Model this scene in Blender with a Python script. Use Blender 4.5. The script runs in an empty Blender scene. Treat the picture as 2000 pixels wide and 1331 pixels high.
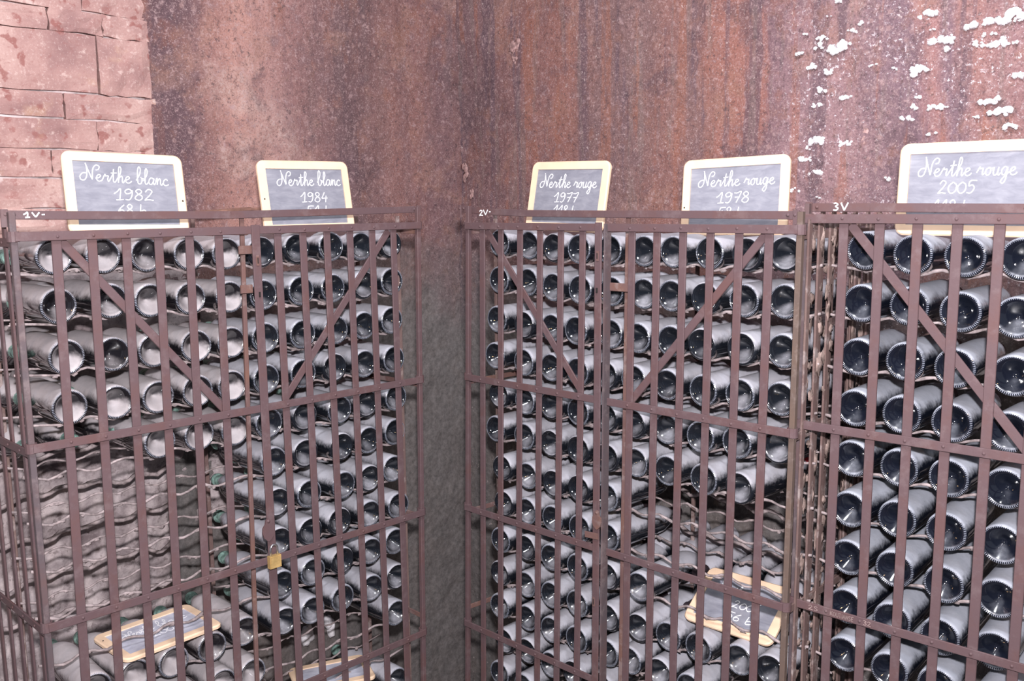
import bpy, math, random
import numpy as np
from mathutils import Matrix, Vector

random.seed(7)
rng = np.random.default_rng(7)
C = bpy.context.scene.collection
R = math.radians

# ------------------------------------------------------------------ camera, world, lights, exposure
EYE = 1.6                                   # lens height above the cellar floor
FPX, PITCH, ROLL = 1838.94, R(8.1602), R(-0.5760)
cam_d = bpy.data.cameras.new('camera')
cam_d.sensor_width = 36.0
cam_d.lens = FPX * 36.0 / 2000.0
cam_d.clip_start = 0.02
cam = bpy.data.objects.new('camera', cam_d)
C.objects.link(cam)
cam.matrix_world = (Matrix.Translation((0, 0, EYE)) @ Matrix.Rotation(R(90) - PITCH, 4, 'X') @ Matrix.Rotation(ROLL, 4, 'Z'))
bpy.context.scene.camera = cam

world = bpy.data.worlds.new('cellar_air')
bpy.context.scene.world = world
world.use_nodes = True
world.node_tree.nodes['Background'].inputs[0].default_value = (0.80, 0.86, 1.0, 1)
world.node_tree.nodes['Background'].inputs[1].default_value = 0.17


def lamp(name, kind, loc, power, color, size, target=None, angle=None, blend=0.6):
    l = bpy.data.lights.new(name, kind)
    l.energy = power
    l.color = color
    l.shadow_soft_size = size
    if kind == 'SPOT':
        l.spot_size = angle
        l.spot_blend = blend
    o = bpy.data.objects.new(name, l)
    C.objects.link(o)
    o.location = loc
    if target is not None:
        o.rotation_euler = (Vector(target) - Vector(loc)).to_track_quat('-Z', 'Y').to_euler()
    return o


# the photographer's flash above the lens, two small warm cellar bulbs behind
lamp('camera_flash', 'SPOT', (0.02, -0.03, EYE + 0.20), 245, (1.0, 0.955, 0.985), 0.03, (0.0, 2.6, 1.78), R(125), 0.75)
lamp('overhead_fill', 'POINT', (0.05, 0.9, 3.2), 120, (0.94, 0.95, 1.0), 0.25)  # unseen overhead fill, added to brighten the bottle tops
lamp('cellar_bulb', 'POINT', (1.15, -0.75, 2.45), 12, (1.0, 0.62, 0.30), 0.04)
lamp('cellar_bulb', 'POINT', (-1.35, -0.55, 2.5), 12, (1.0, 0.62, 0.30), 0.04)

vs = bpy.context.scene.view_settings
vs.view_transform = 'Standard'
vs.look = 'None'
vs.exposure = 0.45
vs.gamma = 1.0
vs.use_curve_mapping = False

# ------------------------------------------------------------------ plan of the place
# each cage front is a vertical plane: origin, yaw; local x runs along the front, y goes into the cage, z up
CAB = [(-.59319, 2.24055, .794623), (.34383, 2.15630, -.776944), (.79030, 1.80356, -.740311)]
WALL_D = 0.55


def ray(x, y):
    dx, dy = x - 1000.0, y - 665.5
    u = dx * math.cos(ROLL) + dy * math.sin(ROLL)
    w = -dx * math.sin(ROLL) + dy * math.cos(ROLL)
    a, b = u / FPX, -w / FPX
    return (a, math.cos(PITCH) + b * math.sin(PITCH), -math.sin(PITCH) + b * math.cos(PITCH))


def on(c, x, y, d=0.0):
    """survey: photo point (x, y) -> (s, z) on the plane d behind cage front c"""
    x0, y0, a = CAB[c]
    D = ray(x, y)
    nx, ny = -math.sin(a), math.cos(a)
    t = (nx * x0 + ny * y0 + d) / (nx * D[0] + ny * D[1])
    ex, ey = D[0] * t - x0, D[1] * t - y0
    return ex * math.cos(a) + ey * math.sin(a), D[2] * t + EYE


def cab_matrix(c):
    x0, y0, a = CAB[c]
    return Matrix.Translation((x0, y0, 0)) @ Matrix.Rotation(a, 4, 'Z')


# ------------------------------------------------------------------ node helper
class N:
    def __init__(self, name):
        self.m = bpy.data.materials.new(name)
        self.m.use_nodes = True
        self.t = self.m.node_tree
        self.b = self.t.nodes['Principled BSDF']

    def n(self, kind, **kw):
        nd = self.t.nodes.new(kind)
        for k, v in kw.items():
            setattr(nd, k, v)
        return nd

    def put(self, sock, v):
        if isinstance(v, bpy.types.NodeSocket):
            self.t.links.new(v, sock)
        elif isinstance(v, (tuple, list)) and len(v) == 3 and sock.type == 'RGBA':
            sock.default_value = (*v, 1)
        else:
            sock.default_value = v

    def math(self, op, a, b=0.0, c=None, clamp=False):
        nd = self.n('ShaderNodeMath', operation=op, use_clamp=clamp)
        self.put(nd.inputs[0], a)
        self.put(nd.inputs[1], b)
        if c is not None:
            self.put(nd.inputs[2], c)
        return nd.outputs[0]

    def noise(self, vec, scale, detail=4.0, rough=0.6, dist=0.0):
        nd = self.n('ShaderNodeTexNoise')
        if vec is not None:
            self.put(nd.inputs['Vector'], vec)
        nd.inputs['Scale'].default_value = scale
        nd.inputs['Detail'].default_value = detail
        nd.inputs['Roughness'].default_value = rough
        nd.inputs['Distortion'].default_value = dist
        return nd.outputs['Fac']

    def vor(self, vec, scale, feature='F1', rnd=1.0):
        nd = self.n('ShaderNodeTexVoronoi', feature=feature)
        self.put(nd.inputs['Vector'], vec)
        nd.inputs['Scale'].default_value = scale
        nd.inputs['Randomness'].default_value = rnd
        return nd.outputs['Distance']

    def coords(self, which='Object', scale=None):
        v = self.n('ShaderNodeTexCoord').outputs[which]
        if scale:
            mp = self.n('ShaderNodeMapping')
            self.put(mp.inputs['Vector'], v)
            mp.inputs['Scale'].default_value = scale
            v = mp.outputs[0]
        return v

    def step(self, v, lo, hi):
        nd = self.n('ShaderNodeMapRange', interpolation_type='SMOOTHSTEP')
        self.put(nd.inputs[0], v)
        self.put(nd.inputs[1], lo)
        self.put(nd.inputs[2], hi)
        return nd.outputs[0]

    def mix(self, f, a, b):
        nd = self.n('ShaderNodeMix', data_type='RGBA')
        self.put(nd.inputs[0], f)
        self.put(nd.inputs[6], a)
        self.put(nd.inputs[7], b)
        return nd.outputs[2]

    def ramp(self, v, stops):
        nd = self.n('ShaderNodeValToRGB')
        el = nd.color_ramp.elements
        while len(el) < len(stops):
            el.new(0.5)
        for e, (p, c) in zip(el, stops):
            e.position = p
            e.color = (*c, 1)
        self.put(nd.inputs[0], v)
        return nd.outputs[0]

    def bump(self, h, strength, dist=0.01):
        nd = self.n('ShaderNodeBump')
        nd.inputs['Strength'].default_value = strength
        nd.inputs['Distance'].default_value = dist
        self.put(nd.inputs['Height'], h)
        self.put(self.b.inputs['Normal'], nd.outputs[0])

    def out(self, color, rough=0.8, metal=0.0, spec=0.5):
        self.put(self.b.inputs['Base Color'], color)
        self.put(self.b.inputs['Roughness'], rough)
        self.put(self.b.inputs['Metallic'], metal)
        self.put(self.b.inputs['Specular IOR Level'], spec)
        return self.m


def iron(name, base, rust, dust, amount, rough=0.6):
    k = N(name)
    co = k.coords('Object')
    a = k.noise(co, 9, 6, .65)
    b = k.noise(co, 60, 3, .6)
    col = k.mix(k.step(a, .42, .72), base, rust)
    col = k.mix(k.math('MULTIPLY', k.step(k.noise(co, 21, 5, .7), .5, .68), amount), col, dust)
    k.bump(b, .25, .002)
    return k.out(col, rough, 0.0, .35)


def plain(name, col, rough=.7, metal=0.0, var=.25, scale=30, spec=.4, bump=0.0):
    k = N(name)
    co = k.coords('Object')
    f = k.noise(co, scale, 4, .6)
    d = tuple(x * (1 - var) for x in col)
    l = tuple(min(1, x * (1 + var)) for x in col)
    if bump:
        k.bump(f, bump, .004)
    return k.out(k.mix(k.step(f, .3, .7), d, l), rough, metal, spec)


M = {}
M['iron'] = iron('painted_iron', (.118, .074, .080), (.128, .068, .066), (.20, .15, .155), .35)
M['iron_rust'] = iron('rusted_iron', (.150, .085, .080), (.185, .095, .070), (.30, .24, .23), .5, .8)
M['iron_dark'] = iron('dark_iron', (.105, .082, .090), (.13, .080, .080), (.24, .19, .19), .5)
M['iron_dusty'] = iron('dusty_iron', (.15, .095, .088), (.20, .135, .12), (.34, .28, .27), .9, .9)
M['iron_olive'] = iron('brown_iron', (.120, .085, .072), (.145, .095, .070), (.26, .21, .19), .5, .8)
M['wire'] = plain('dusty_wire', (.33, .275, .275), .95, 0, .4, 60, .1)
M['dust'] = plain('dust_crust', (.25, .185, .165), 1.0, 0, .5, 45, .05, .8)
M['pine'] = plain('pale_pine', (.85, .62, .435), .6, 0, .07, 14)
M['chalk'] = plain('chalk', (.93, .93, .96), 1.0, 0, .03, 90, .1)
M['paint'] = plain('white_paint', (.90, .90, .92), .6, 0, .03, 60)
M['brass'] = plain('brass', (.62, .42, .17), .4, .35, .2, 40)
M['steel'] = plain('steel', (.55, .55, .58), .3, .9, .1, 60)
M['hole'] = plain('dark_hole', (.02, .015, .015), .9, 0, .1, 60)
M['salt'] = plain('white_salt', (.86, .83, .86), .9, 0, .10, 60, .2, .7)
M['lath'] = plain('grey_lath', (.24, .13, .10), .85, 0, .35, 25)
M['green_foil'] = plain('green_foil', (.20, .32, .28), .7, .0, .5, 90)
M['red_foil'] = plain('red_foil', (.55, .03, .05), .45, .2, .2, 60)


def slate_mat(name, g):
    k = N(name)
    f = k.noise(k.coords('Object', (3, 1, 9)), 7, 5, .65, .6)
    h = k.noise(k.coords('Object'), 9, 4, .6)
    f = k.math('ADD', k.math('MULTIPLY', f, .6), k.math('MULTIPLY', h, .4))
    col = k.ramp(f, [(.32, (.27 * g, .275 * g, .34 * g)), (.5, (.39 * g, .395 * g, .465 * g)), (.68, (.52 * g, .525 * g, .59 * g))])
    return k.out(col, .8, 0, .25)


M['slate'] = slate_mat('chalk_smeared_slate', .62)
M['slate_pale'] = slate_mat('pale_slate', .66)  # same slate, slightly paler overall
M['slate_palest'] = slate_mat('palest_slate', 1.3)  # same slate, much paler overall


def glass_mat(name, tint, dustcol, lo):
    """near-black wine glass with cellar dust on whatever faces up (dust settles) and inside the punt"""
    k = N(name)
    co = k.coords('Object')
    geo = k.n('ShaderNodeNewGeometry')
    sep = k.n('ShaderNodeSeparateXYZ')
    k.put(sep.inputs[0], geo.outputs['Normal'])
    nz = sep.outputs[2]
    so = k.n('ShaderNodeSeparateXYZ')
    k.put(so.inputs[0], co)
    r = k.math('SQRT', k.math('ADD', k.math('MULTIPLY', so.outputs[0], so.outputs[0]), k.math('MULTIPLY', so.outputs[2], so.outputs[2])))
    inside = k.math('MULTIPLY', k.step(r, .0335, k.math('MULTIPLY_ADD', k.n('ShaderNodeAttribute', attribute_type='OBJECT', attribute_name='dust').outputs['Fac'], -.008, .0295)), k.step(so.outputs[1], .05, .036))
    att = k.n('ShaderNodeAttribute', attribute_type='OBJECT', attribute_name='dust')
    amt = att.outputs['Fac']
    n1 = k.noise(co, 26, 5, .7)
    n2 = k.noise(co, 120, 3, .6)
    wob = k.math('ADD', k.math('MULTIPLY', k.math('SUBTRACT', n1, .5), .7), k.math('MULTIPLY', k.math('SUBTRACT', n2, .5), .35))
    wob = k.math('MULTIPLY', wob, k.math('MULTIPLY_ADD', inside, k.math('MULTIPLY_ADD', amt, .7, -.65), 1.0))
    lift = k.math('MULTIPLY', inside, k.math('SUBTRACT', amt, .46))
    v = k.math('ADD', k.math('ADD', nz, wob), lift)
    f = k.step(v, lo, k.math('MULTIPLY_ADD', inside, .35, lo + .55))
    f = k.math('MULTIPLY', f, k.math('MULTIPLY_ADD', inside, k.math('MULTIPLY_ADD', amt, .25, -.38), .95))
    dc = k.mix(k.step(n1, .3, .7), tuple(x * .82 for x in dustcol), dustcol)
    k.put(k.b.inputs['Coat Weight'], k.math('MULTIPLY', k.math('SUBTRACT', 1.0, f), .8))
    k.b.inputs['Coat Roughness'].default_value = .04
    rough = k.math('MULTIPLY_ADD', f, .8, .07)
    return k.out(k.mix(f, tint, dc), rough, 0, .5)


M['glass'] = glass_mat('dusty_dark_glass', (.010, .012, .017), (.53, .525, .58), .03)
M['glass_warm'] = glass_mat('warm_dusty_dark_glass', (.012, .011, .014), (.52, .475, .49), -.03)
M['glass_clean'] = glass_mat('less_dusty_dark_glass', (.008, .010, .018), (.49, .515, .59), .11)
M['knurl'] = plain('stipple_painted_glint', (.27, .29, .35), .22, 0, .4, 200, .9)  # flash glints on the foot ridges, put in as a paler colour


def wall_mat(name, c, stops, z_grey, white=False):
    """stained render; stops = (photo x at eye level, colour): mineral and rust streaks that run down the wall"""
    k = N(name)
    co = k.coords('Object')
    sp = k.n('ShaderNodeSeparateXYZ')
    k.put(sp.inputs[0], co)
    s, z = sp.outputs[0], sp.outputs[2]
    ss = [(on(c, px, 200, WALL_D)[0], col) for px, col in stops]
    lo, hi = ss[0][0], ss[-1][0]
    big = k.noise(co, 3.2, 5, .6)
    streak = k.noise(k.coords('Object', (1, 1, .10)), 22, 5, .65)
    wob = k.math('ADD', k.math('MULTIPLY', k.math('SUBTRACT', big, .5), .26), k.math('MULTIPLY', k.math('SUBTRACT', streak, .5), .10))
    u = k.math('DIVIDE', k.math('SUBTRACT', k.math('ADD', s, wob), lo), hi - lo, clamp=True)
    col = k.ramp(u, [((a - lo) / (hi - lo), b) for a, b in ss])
    b1 = k.noise(co, 4.6, 6, .66, .4)
    b2 = k.noise(k.coords('Object', (1.2, 1, .8)), 6.5, 6, .68)
    col = k.mix(k.math('MULTIPLY', k.step(b1, .54, .66), .45), col, (.33, .185, .145))
    col = k.mix(k.math('MULTIPLY', k.step(b1, .45, .34), .65), col, (.115, .072, .084))
    col = k.mix(k.math('MULTIPLY', k.step(b2, .56, .66), .45), col, (.25, .105, .075))
    st1 = k.noise(k.coords('Object', (1, 1, .045)), 15, 4, .6)
    st2 = k.noise(k.coords('Object', (1, 1, .06)), 24, 4, .6)
    low = .75 if white else .22
    col = k.mix(k.math('MULTIPLY', k.step(st1, .54, .62), low), col, (.125, .082, .100))
    col = k.mix(k.math('MULTIPLY', k.step(st2, .56, .64), low * .6), col, (.21, .155, .145))
    col = k.mix(k.math('MULTIPLY', k.step(st1, .45, .38), low * .7), col, (.30, .125, .085))
    fine = k.noise(co, 60, 6, .78)
    grain = k.noise(co, 210, 3, .7)
    mid = k.noise(co, 15, 6, .72)
    col = k.mix(k.math('MULTIPLY', k.step(mid, .52, .66), .55), col, (.15, .095, .105))
    col = k.mix(k.math('MULTIPLY', k.step(mid, .46, .32), .50), col, (.30, .155, .120))
    if not white:
        for px_, py_, ra in ((535, 255, .16), (455, 305, .10), (450, 180, .12)):
            cs, cz = on(0, px_, py_, WALL_D)
            dx_, dz_ = k.math('SUBTRACT', s, cs), k.math('SUBTRACT', z, cz)
            rr = k.math('SQRT', k.math('ADD', k.math('MULTIPLY', dx_, dx_), k.math('MULTIPLY', dz_, dz_)))
            mk = k.step(k.math('ADD', rr, k.math('MULTIPLY', k.math('SUBTRACT', mid, .5), .5)), ra, ra * .25)
            col = k.mix(k.math('MULTIPLY', mk, k.math('MULTIPLY_ADD', k.step(fine, .48, .60), .6, .2)), col, (.45, .33, .30))
    nod = k.vor(co, 38, 'F1')
    col = k.mix(k.math('MULTIPLY', k.math('MULTIPLY', k.step(nod, .34, .14), k.step(k.noise(co, 6, 3, .6), .42, .60)), .40), col, (.40, .255, .24))
    col = k.mix(k.math('MULTIPLY', k.step(fine, .54, .64), .60), col, (.42, .29, .29))
    col = k.mix(k.math('MULTIPLY', k.step(fine, .46, .36), .65), col, (.075, .052, .060))
    col = k.mix(k.math('MULTIPLY', k.step(grain, .55, .66), .45), col, (.48, .36, .35))
    col = k.mix(k.math('MULTIPLY', k.step(grain, .45, .34), .50), col, (.075, .052, .06))
    # damp grey-green foot of the wall
    zz = k.math('ADD', z, k.math('MULTIPLY', k.math('SUBTRACT', big, .5), .5))
    grey = k.mix(k.step(fine, .35, .65), (.115, .112, .108), (.19, .18, .175))
    col = k.mix(k.math('MULTIPLY', k.step(zz, z_grey + .22, z_grey - .18), .88), col, grey)
    if white:
        sx = on(1, 1500, 200, WALL_D)[0]
        m = k.step(k.math('ADD', s, wob), sx - .02, sx + .10)
        spk = k.step(k.noise(co, 95, 4, .8), .57, .66)
        dens = k.step(k.noise(co, 5, 3, .6), .35, .62)
        col = k.mix(k.math('MULTIPLY', k.math('MULTIPLY', k.math('MULTIPLY', spk, m), dens), .85), col, (.72, .66, .70))
        spk2 = k.step(k.noise(co, 70, 3, .7), .66, .70)
        col = k.mix(k.math('MULTIPLY', spk2, .5), col, (.6, .5, .48))
    hgt = k.math('ADD', k.math('MULTIPLY', k.math('SUBTRACT', 1.0, nod), .8), k.math('ADD', k.math('MULTIPLY', fine, .6), k.math('MULTIPLY', mid, .6)))
    k.bump(hgt, .5, .006)
    return k.out(col, .9, 0, .2)


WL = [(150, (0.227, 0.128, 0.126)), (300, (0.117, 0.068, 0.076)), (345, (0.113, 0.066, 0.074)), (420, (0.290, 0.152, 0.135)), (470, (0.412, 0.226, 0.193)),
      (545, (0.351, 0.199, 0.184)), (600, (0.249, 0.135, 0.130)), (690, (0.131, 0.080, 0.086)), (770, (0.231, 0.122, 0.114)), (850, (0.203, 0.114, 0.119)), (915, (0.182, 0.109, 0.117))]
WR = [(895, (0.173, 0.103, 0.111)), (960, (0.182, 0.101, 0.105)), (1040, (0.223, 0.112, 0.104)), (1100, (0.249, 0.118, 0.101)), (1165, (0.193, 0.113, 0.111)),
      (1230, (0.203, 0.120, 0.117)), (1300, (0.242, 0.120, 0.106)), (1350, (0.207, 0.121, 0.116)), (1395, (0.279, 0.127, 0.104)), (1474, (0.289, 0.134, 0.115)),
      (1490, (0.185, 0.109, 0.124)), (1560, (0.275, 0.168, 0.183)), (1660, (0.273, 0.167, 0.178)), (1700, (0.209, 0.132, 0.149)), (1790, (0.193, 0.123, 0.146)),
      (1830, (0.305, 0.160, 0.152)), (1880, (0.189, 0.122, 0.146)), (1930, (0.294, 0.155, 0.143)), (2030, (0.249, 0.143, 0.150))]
k_ = N('pinkish_grey_plaster')
c_ = k_.coords('Object')
f_ = k_.noise(c_, 9, 6, .7)
q_ = k_.ramp(f_, [(.34, (.17, .135, .14)), (.5, (.40, .34, .345)), (.64, (.62, .54, .54))])
k_.bump(k_.noise(c_, 22, 5, .7), .5, .01)
M['plaster'] = k_.out(k_.mix(k_.math('MULTIPLY', k_.step(k_.noise(c_, 45, 5, .7), .46, .34), .6), q_, (.13, .10, .10)), .95, 0, .1)
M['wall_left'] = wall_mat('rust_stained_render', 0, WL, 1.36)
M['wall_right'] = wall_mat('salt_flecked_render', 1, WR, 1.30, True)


def stone_mat():
    k = N('pink_sandstone')
    co = k.coords('Object')
    f = k.noise(co, 6, 5, .6)
    col = k.ramp(f, [(.3, (.27, .155, .15)), (.5, (.40, .245, .225)), (.72, (.52, .36, .325))])
    sp = k.noise(co, 27, 2.5, .5)
    msk = k.step(k.noise(co, 4.0, 3, .6), .38, .54)
    col = k.mix(k.math('MULTIPLY', k.math('MULTIPLY', k.step(sp, .57, .64), msk), .8), col, (.26, .10, .09))
    oc = k.step(k.noise(co, 5.5, 4, .6), .60, .70)
    col = k.mix(k.math('MULTIPLY', oc, .4), col, (.55, .36, .22))
    wh = k.step(k.noise(co, 11, 5, .7), .60, .70)
    col = k.mix(k.math('MULTIPLY', wh, .45), col, (.66, .58, .60))
    g = k.noise(co, 40, 5, .7)
    col = k.mix(k.math('MULTIPLY', k.step(g, .56, .68), .5), col, (.66, .52, .48))
    col = k.mix(k.math('MULTIPLY', k.step(g, .42, .34), .45), col, (.28, .13, .12))
    gr = k.noise(co, 190, 3, .7)
    col = k.mix(k.math('MULTIPLY', k.step(gr, .55, .7), .3), col, (.70, .56, .53))
    col = k.mix(k.math('MULTIPLY', k.step(gr, .45, .3), .3), col, (.26, .14, .13))
    k.bump(g, .4, .006)
    return k.out(col, .9, 0, .2)


M['stone'] = stone_mat()
M['mortar'] = plain('grey_pink_mortar', (.60, .51, .51), .95, 0, .6, 9, .1, .6)
M['floor'] = plain('packed_floor', (.16, .13, .12), .95, 0, .3, 6, .1, .5)

# ------------------------------------------------------------------ mesh helpers


class MB:
    def __init__(self):
        self.v, self.f, self.smooth = [], [], []

    def add(self, verts, faces, smooth=False):
        o = len(self.v)
        self.v += [tuple(p) for p in verts]
        self.f += [tuple(i + o for i in f) for f in faces]
        self.smooth += [smooth] * len(faces)
        return self

    def box(self, x0, x1, y0, y1, z0, z1):
        return self.hexa([(x0, y0, z0), (x1, y0, z0), (x1, y1, z0), (x0, y1, z0), (x0, y0, z1), (x1, y0, z1), (x1, y1, z1), (x0, y1, z1)])

    def hexa(self, p):
        return self.add(p, [(3, 2, 1, 0), (4, 5, 6, 7), (0, 1, 5, 4), (1, 2, 6, 5), (2, 3, 7, 6), (3, 0, 4, 7)])

    def bar(self, a, b, wide, thick, side=(1, 0, 0), bev=.0012):
        """flat bar from a to b, 'wide' along side, chamfered"""
        a, b = Vector(a), Vector(b)
        d = (b - a).normalized()
        w = Vector(side)
        w = (w - d * w.dot(d)).normalized()
        t = d.cross(w)
        hw, ht = wide / 2, thick / 2
        c = min(bev, hw * .45, ht * .45)
        ring = [(hw - c, ht), (hw, ht - c), (hw, -ht + c), (hw - c, -ht), (-hw + c, -ht), (-hw, -ht + c), (-hw, ht - c), (-hw + c, ht)]
        vs_ = [a + w * x + t * y for x, y in ring] + [b + w * x + t * y for x, y in ring]
        fs = [tuple(reversed(range(8))), tuple(range(8, 16))] + [(i, (i + 1) % 8, 8 + (i + 1) % 8, 8 + i) for i in range(8)]
        return self.add(vs_, fs)

    def tube(self, pts, rad, n=6, smooth=True, cap=True):
        pts = [Vector(p) for p in pts]
        rs = rad if isinstance(rad, (list, tuple, np.ndarray)) else [rad] * len(pts)
        vs_, fs = [], []
        for i, p in enumerate(pts):
            d = (pts[min(i + 1, len(pts) - 1)] - pts[max(i - 1, 0)]).normalized()
            up = Vector((0, 0, 1)) if abs(d.z) < .9 else Vector((0, 1, 0))
            a = d.cross(up).normalized()
            b = a.cross(d)
            for k in range(n):
                t = 2 * math.pi * k / n
                vs_.append(p + (a * math.cos(t) + b * math.sin(t)) * rs[i])
        for i in range(len(pts) - 1):
            for k in range(n):
                fs.append((i * n + k, i * n + (k + 1) % n, (i + 1) * n + (k + 1) % n, (i + 1) * n + k))
        if cap:
            fs.append(tuple(reversed(range(n))))
            fs.append(tuple(range((len(pts) - 1) * n, len(pts) * n)))
        return self.add(vs_, fs, smooth)

    def dome(self, c, r, axis=(0, -1, 0), n=8):
        c, ax = Vector(c), Vector(axis).normalized()
        up = Vector((0, 0, 1)) if abs(ax.z) < .9 else Vector((1, 0, 0))
        a = ax.cross(up).normalized()
        b = a.cross(ax)
        vs_ = []
        for h, q in ((0, 1), (.55, .8)):
            vs_ += [c + (a * math.cos(2 * math.pi * k / n) + b * math.sin(2 * math.pi * k / n)) * r * q + ax * r * h * .8 for k in range(n)]
        vs_.append(c + ax * r * .75)
        fs = [(k, (k + 1) % n, n + (k + 1) % n, n + k) for k in range(n)] + [(n + k, n + (k + 1) % n, 2 * n) for k in range(n)]
        return self.add(vs_, fs, True)

    def lump(self, c, rx, ry, rz, n=8, m=5, jit=.25):
        vs_, fs = [], []
        for j in range(m + 1):
            ph = math.pi * j / m
            for k in range(n):
                t = 2 * math.pi * k / n
                q = 1 + jit * (random.random() - .5) * 2
                vs_.append((c[0] + rx * q * math.sin(ph) * math.cos(t), c[1] + ry * q * math.sin(ph) * math.sin(t), c[2] + rz * q * math.cos(ph)))
        for j in range(m):
            for k in range(n):
                fs.append((j * n + k, j * n + (k + 1) % n, (j + 1) * n + (k + 1) % n, (j + 1) * n + k)[::-1])
        return self.add(vs_, fs, True)

    def mesh(self, name, mat):
        me = bpy.data.meshes.new(name)
        me.from_pydata([tuple(v) for v in self.v], [], self.f)
        me.polygons.foreach_set('use_smooth', self.smooth)
        me.materials.append(mat)
        me.update()
        return me

    def build(self, name, mat, parent=None):
        o = bpy.data.objects.new(name, self.mesh(name, mat))
        C.objects.link(o)
        if parent is not None:
            o.parent = parent
        return o


def empty(name, mw=None, parent=None):
    o = bpy.data.objects.new(name, None)
    o.empty_display_size = .05
    C.objects.link(o)
    if mw is not None:
        o.matrix_world = mw
    if parent is not None:
        o.parent = parent
    return o


def tag(o, label, cat, group=None):
    o['label'] = label
    o['category'] = cat
    if group:
        o['group'] = group
    return o


def link_mesh(name, me, parent=None):
    o = bpy.data.objects.new(name, me)
    C.objects.link(o)
    if parent is not None:
        o.parent = parent
    return o


# ------------------------------------------------------------------ the setting


def vnoise(x, y, seed):
    """smooth lattice noise for wall relief"""
    g = np.random.default_rng(seed).random((64, 64))
    xi, yi = np.floor(x).astype(int), np.floor(y).astype(int)
    fx, fy = x - xi, y - yi
    fx, fy = fx * fx * (3 - 2 * fx), fy * fy * (3 - 2 * fy)
    h = lambda i, j: g[i % 64, j % 64]
    return (h(xi, yi) * (1 - fx) + h(xi + 1, yi) * fx) * (1 - fy) + (h(xi, yi + 1) * (1 - fx) + h(xi + 1, yi + 1) * fx) * fy


def wall_grid(name, c, s0, s1, z0, z1, step, d, rough, mat, seed, jag=None):
    ns, nz = int((s1 - s0) / step) + 1, int((z1 - z0) / step) + 1
    S, Z = np.meshgrid(np.linspace(s0, s1, ns), np.linspace(z0, z1, nz))
    if jag:
        edge = jag(Z[:, 0])
        w = np.clip(1 - (S - s0) / .12, 0, 1)
        S = S + w * edge[:, None]
    h = (vnoise(S * 4, Z * 4, seed) - .5) * 1.0 + (vnoise(S * 13 + 7, Z * 13, seed + 1) - .5) * .55 + (vnoise(S * 40 + 3, Z * 40, seed + 2) - .5) * .35
    h += (vnoise(S * 95, Z * 95, seed + 3) - .5) * .22
    Y = d + h * rough
    mb = MB()
    V = list(zip(S.ravel(), Y.ravel(), Z.ravel()))
    nb = len(V)
    F = [(j * ns + i, j * ns + i + 1, (j + 1) * ns + i + 1, (j + 1) * ns + i) for j in range(nz - 1) for i in range(ns - 1)]
    # body behind the face
    V += [(s0, d + .3, z0), (s1, d + .3, z0), (s1, d + .3, z1), (s0, d + .3, z1)]
    F += [tuple([nb, nb + 1] + list(range(ns - 1, -1, -1))), tuple([nb + 2, nb + 3] + [(nz - 1) * ns + i for i in range(ns)]),
          tuple([nb + 3, nb] + [j * ns for j in range(nz)]), tuple([nb + 1, nb + 2] + [j * ns + ns - 1 for j in range(nz - 1, -1, -1)]), (nb + 3, nb + 2, nb + 1, nb)]
    mb.add(V, F, True)
    o = mb.build(name, mat)
    o.matrix_world = cab_matrix(c)
    return o


# corner where the two walls meet, in each wall's own measure
A0, A1 = CAB[0][2], CAB[1][2]
P0 = Vector((CAB[0][0] - WALL_D * math.sin(A0), CAB[0][1] + WALL_D * math.cos(A0)))
P1 = Vector((CAB[1][0] - WALL_D * math.sin(A1), CAB[1][1] + WALL_D * math.cos(A1)))
det = math.cos(A0) * -math.sin(A1) + math.cos(A1) * math.sin(A0)
dx, dy = P1.x - P0.x, P1.y - P0.y
S0C = (dx * -math.sin(A1) + math.cos(A1) * dy) / det
S1C = (math.cos(A0) * dy - math.sin(A0) * dx) / det

edge_s = on(0, 278, 200, WALL_D)[0]
low_s = on(0, 520, 1000, WALL_D)[0]
wl = wall_grid('wall_left', 0, edge_s, S0C + .02, -.4, 3.0, .016, WALL_D, .018, M['wall_left'], 11,
               lambda z: (vnoise(z * 9, z * 0, 5) - .5) * .10 * np.clip((z - 1.3) * 5, 0, 1) + np.where(z < 1.45, -.0, 0))
wl['kind'] = 'structure'
wr = wall_grid('wall_right', 1, S1C - .02, 1.75, -.4, 3.0, .016, WALL_D, .014, M['wall_right'], 31)
wr['kind'] = 'structure'
# left end of the left wall: masonry with the render gone above, render below
stone_top = 1.43
lo = wall_grid('render_patch', 0, -1.25, low_s, -.4, stone_top, .016, WALL_D + .002, .045, M['plaster'], 57)
lo.parent = wl
lo.matrix_parent_inverse = wl.matrix_world.inverted()
back = MB().box(-1.25, edge_s + .16, WALL_D + .022, WALL_D + .3, stone_top, 3.0).build('mortar_bed', M['mortar'])
back.matrix_world = cab_matrix(0)
back.parent = wl
back.matrix_parent_inverse = wl.matrix_world.inverted()


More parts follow.
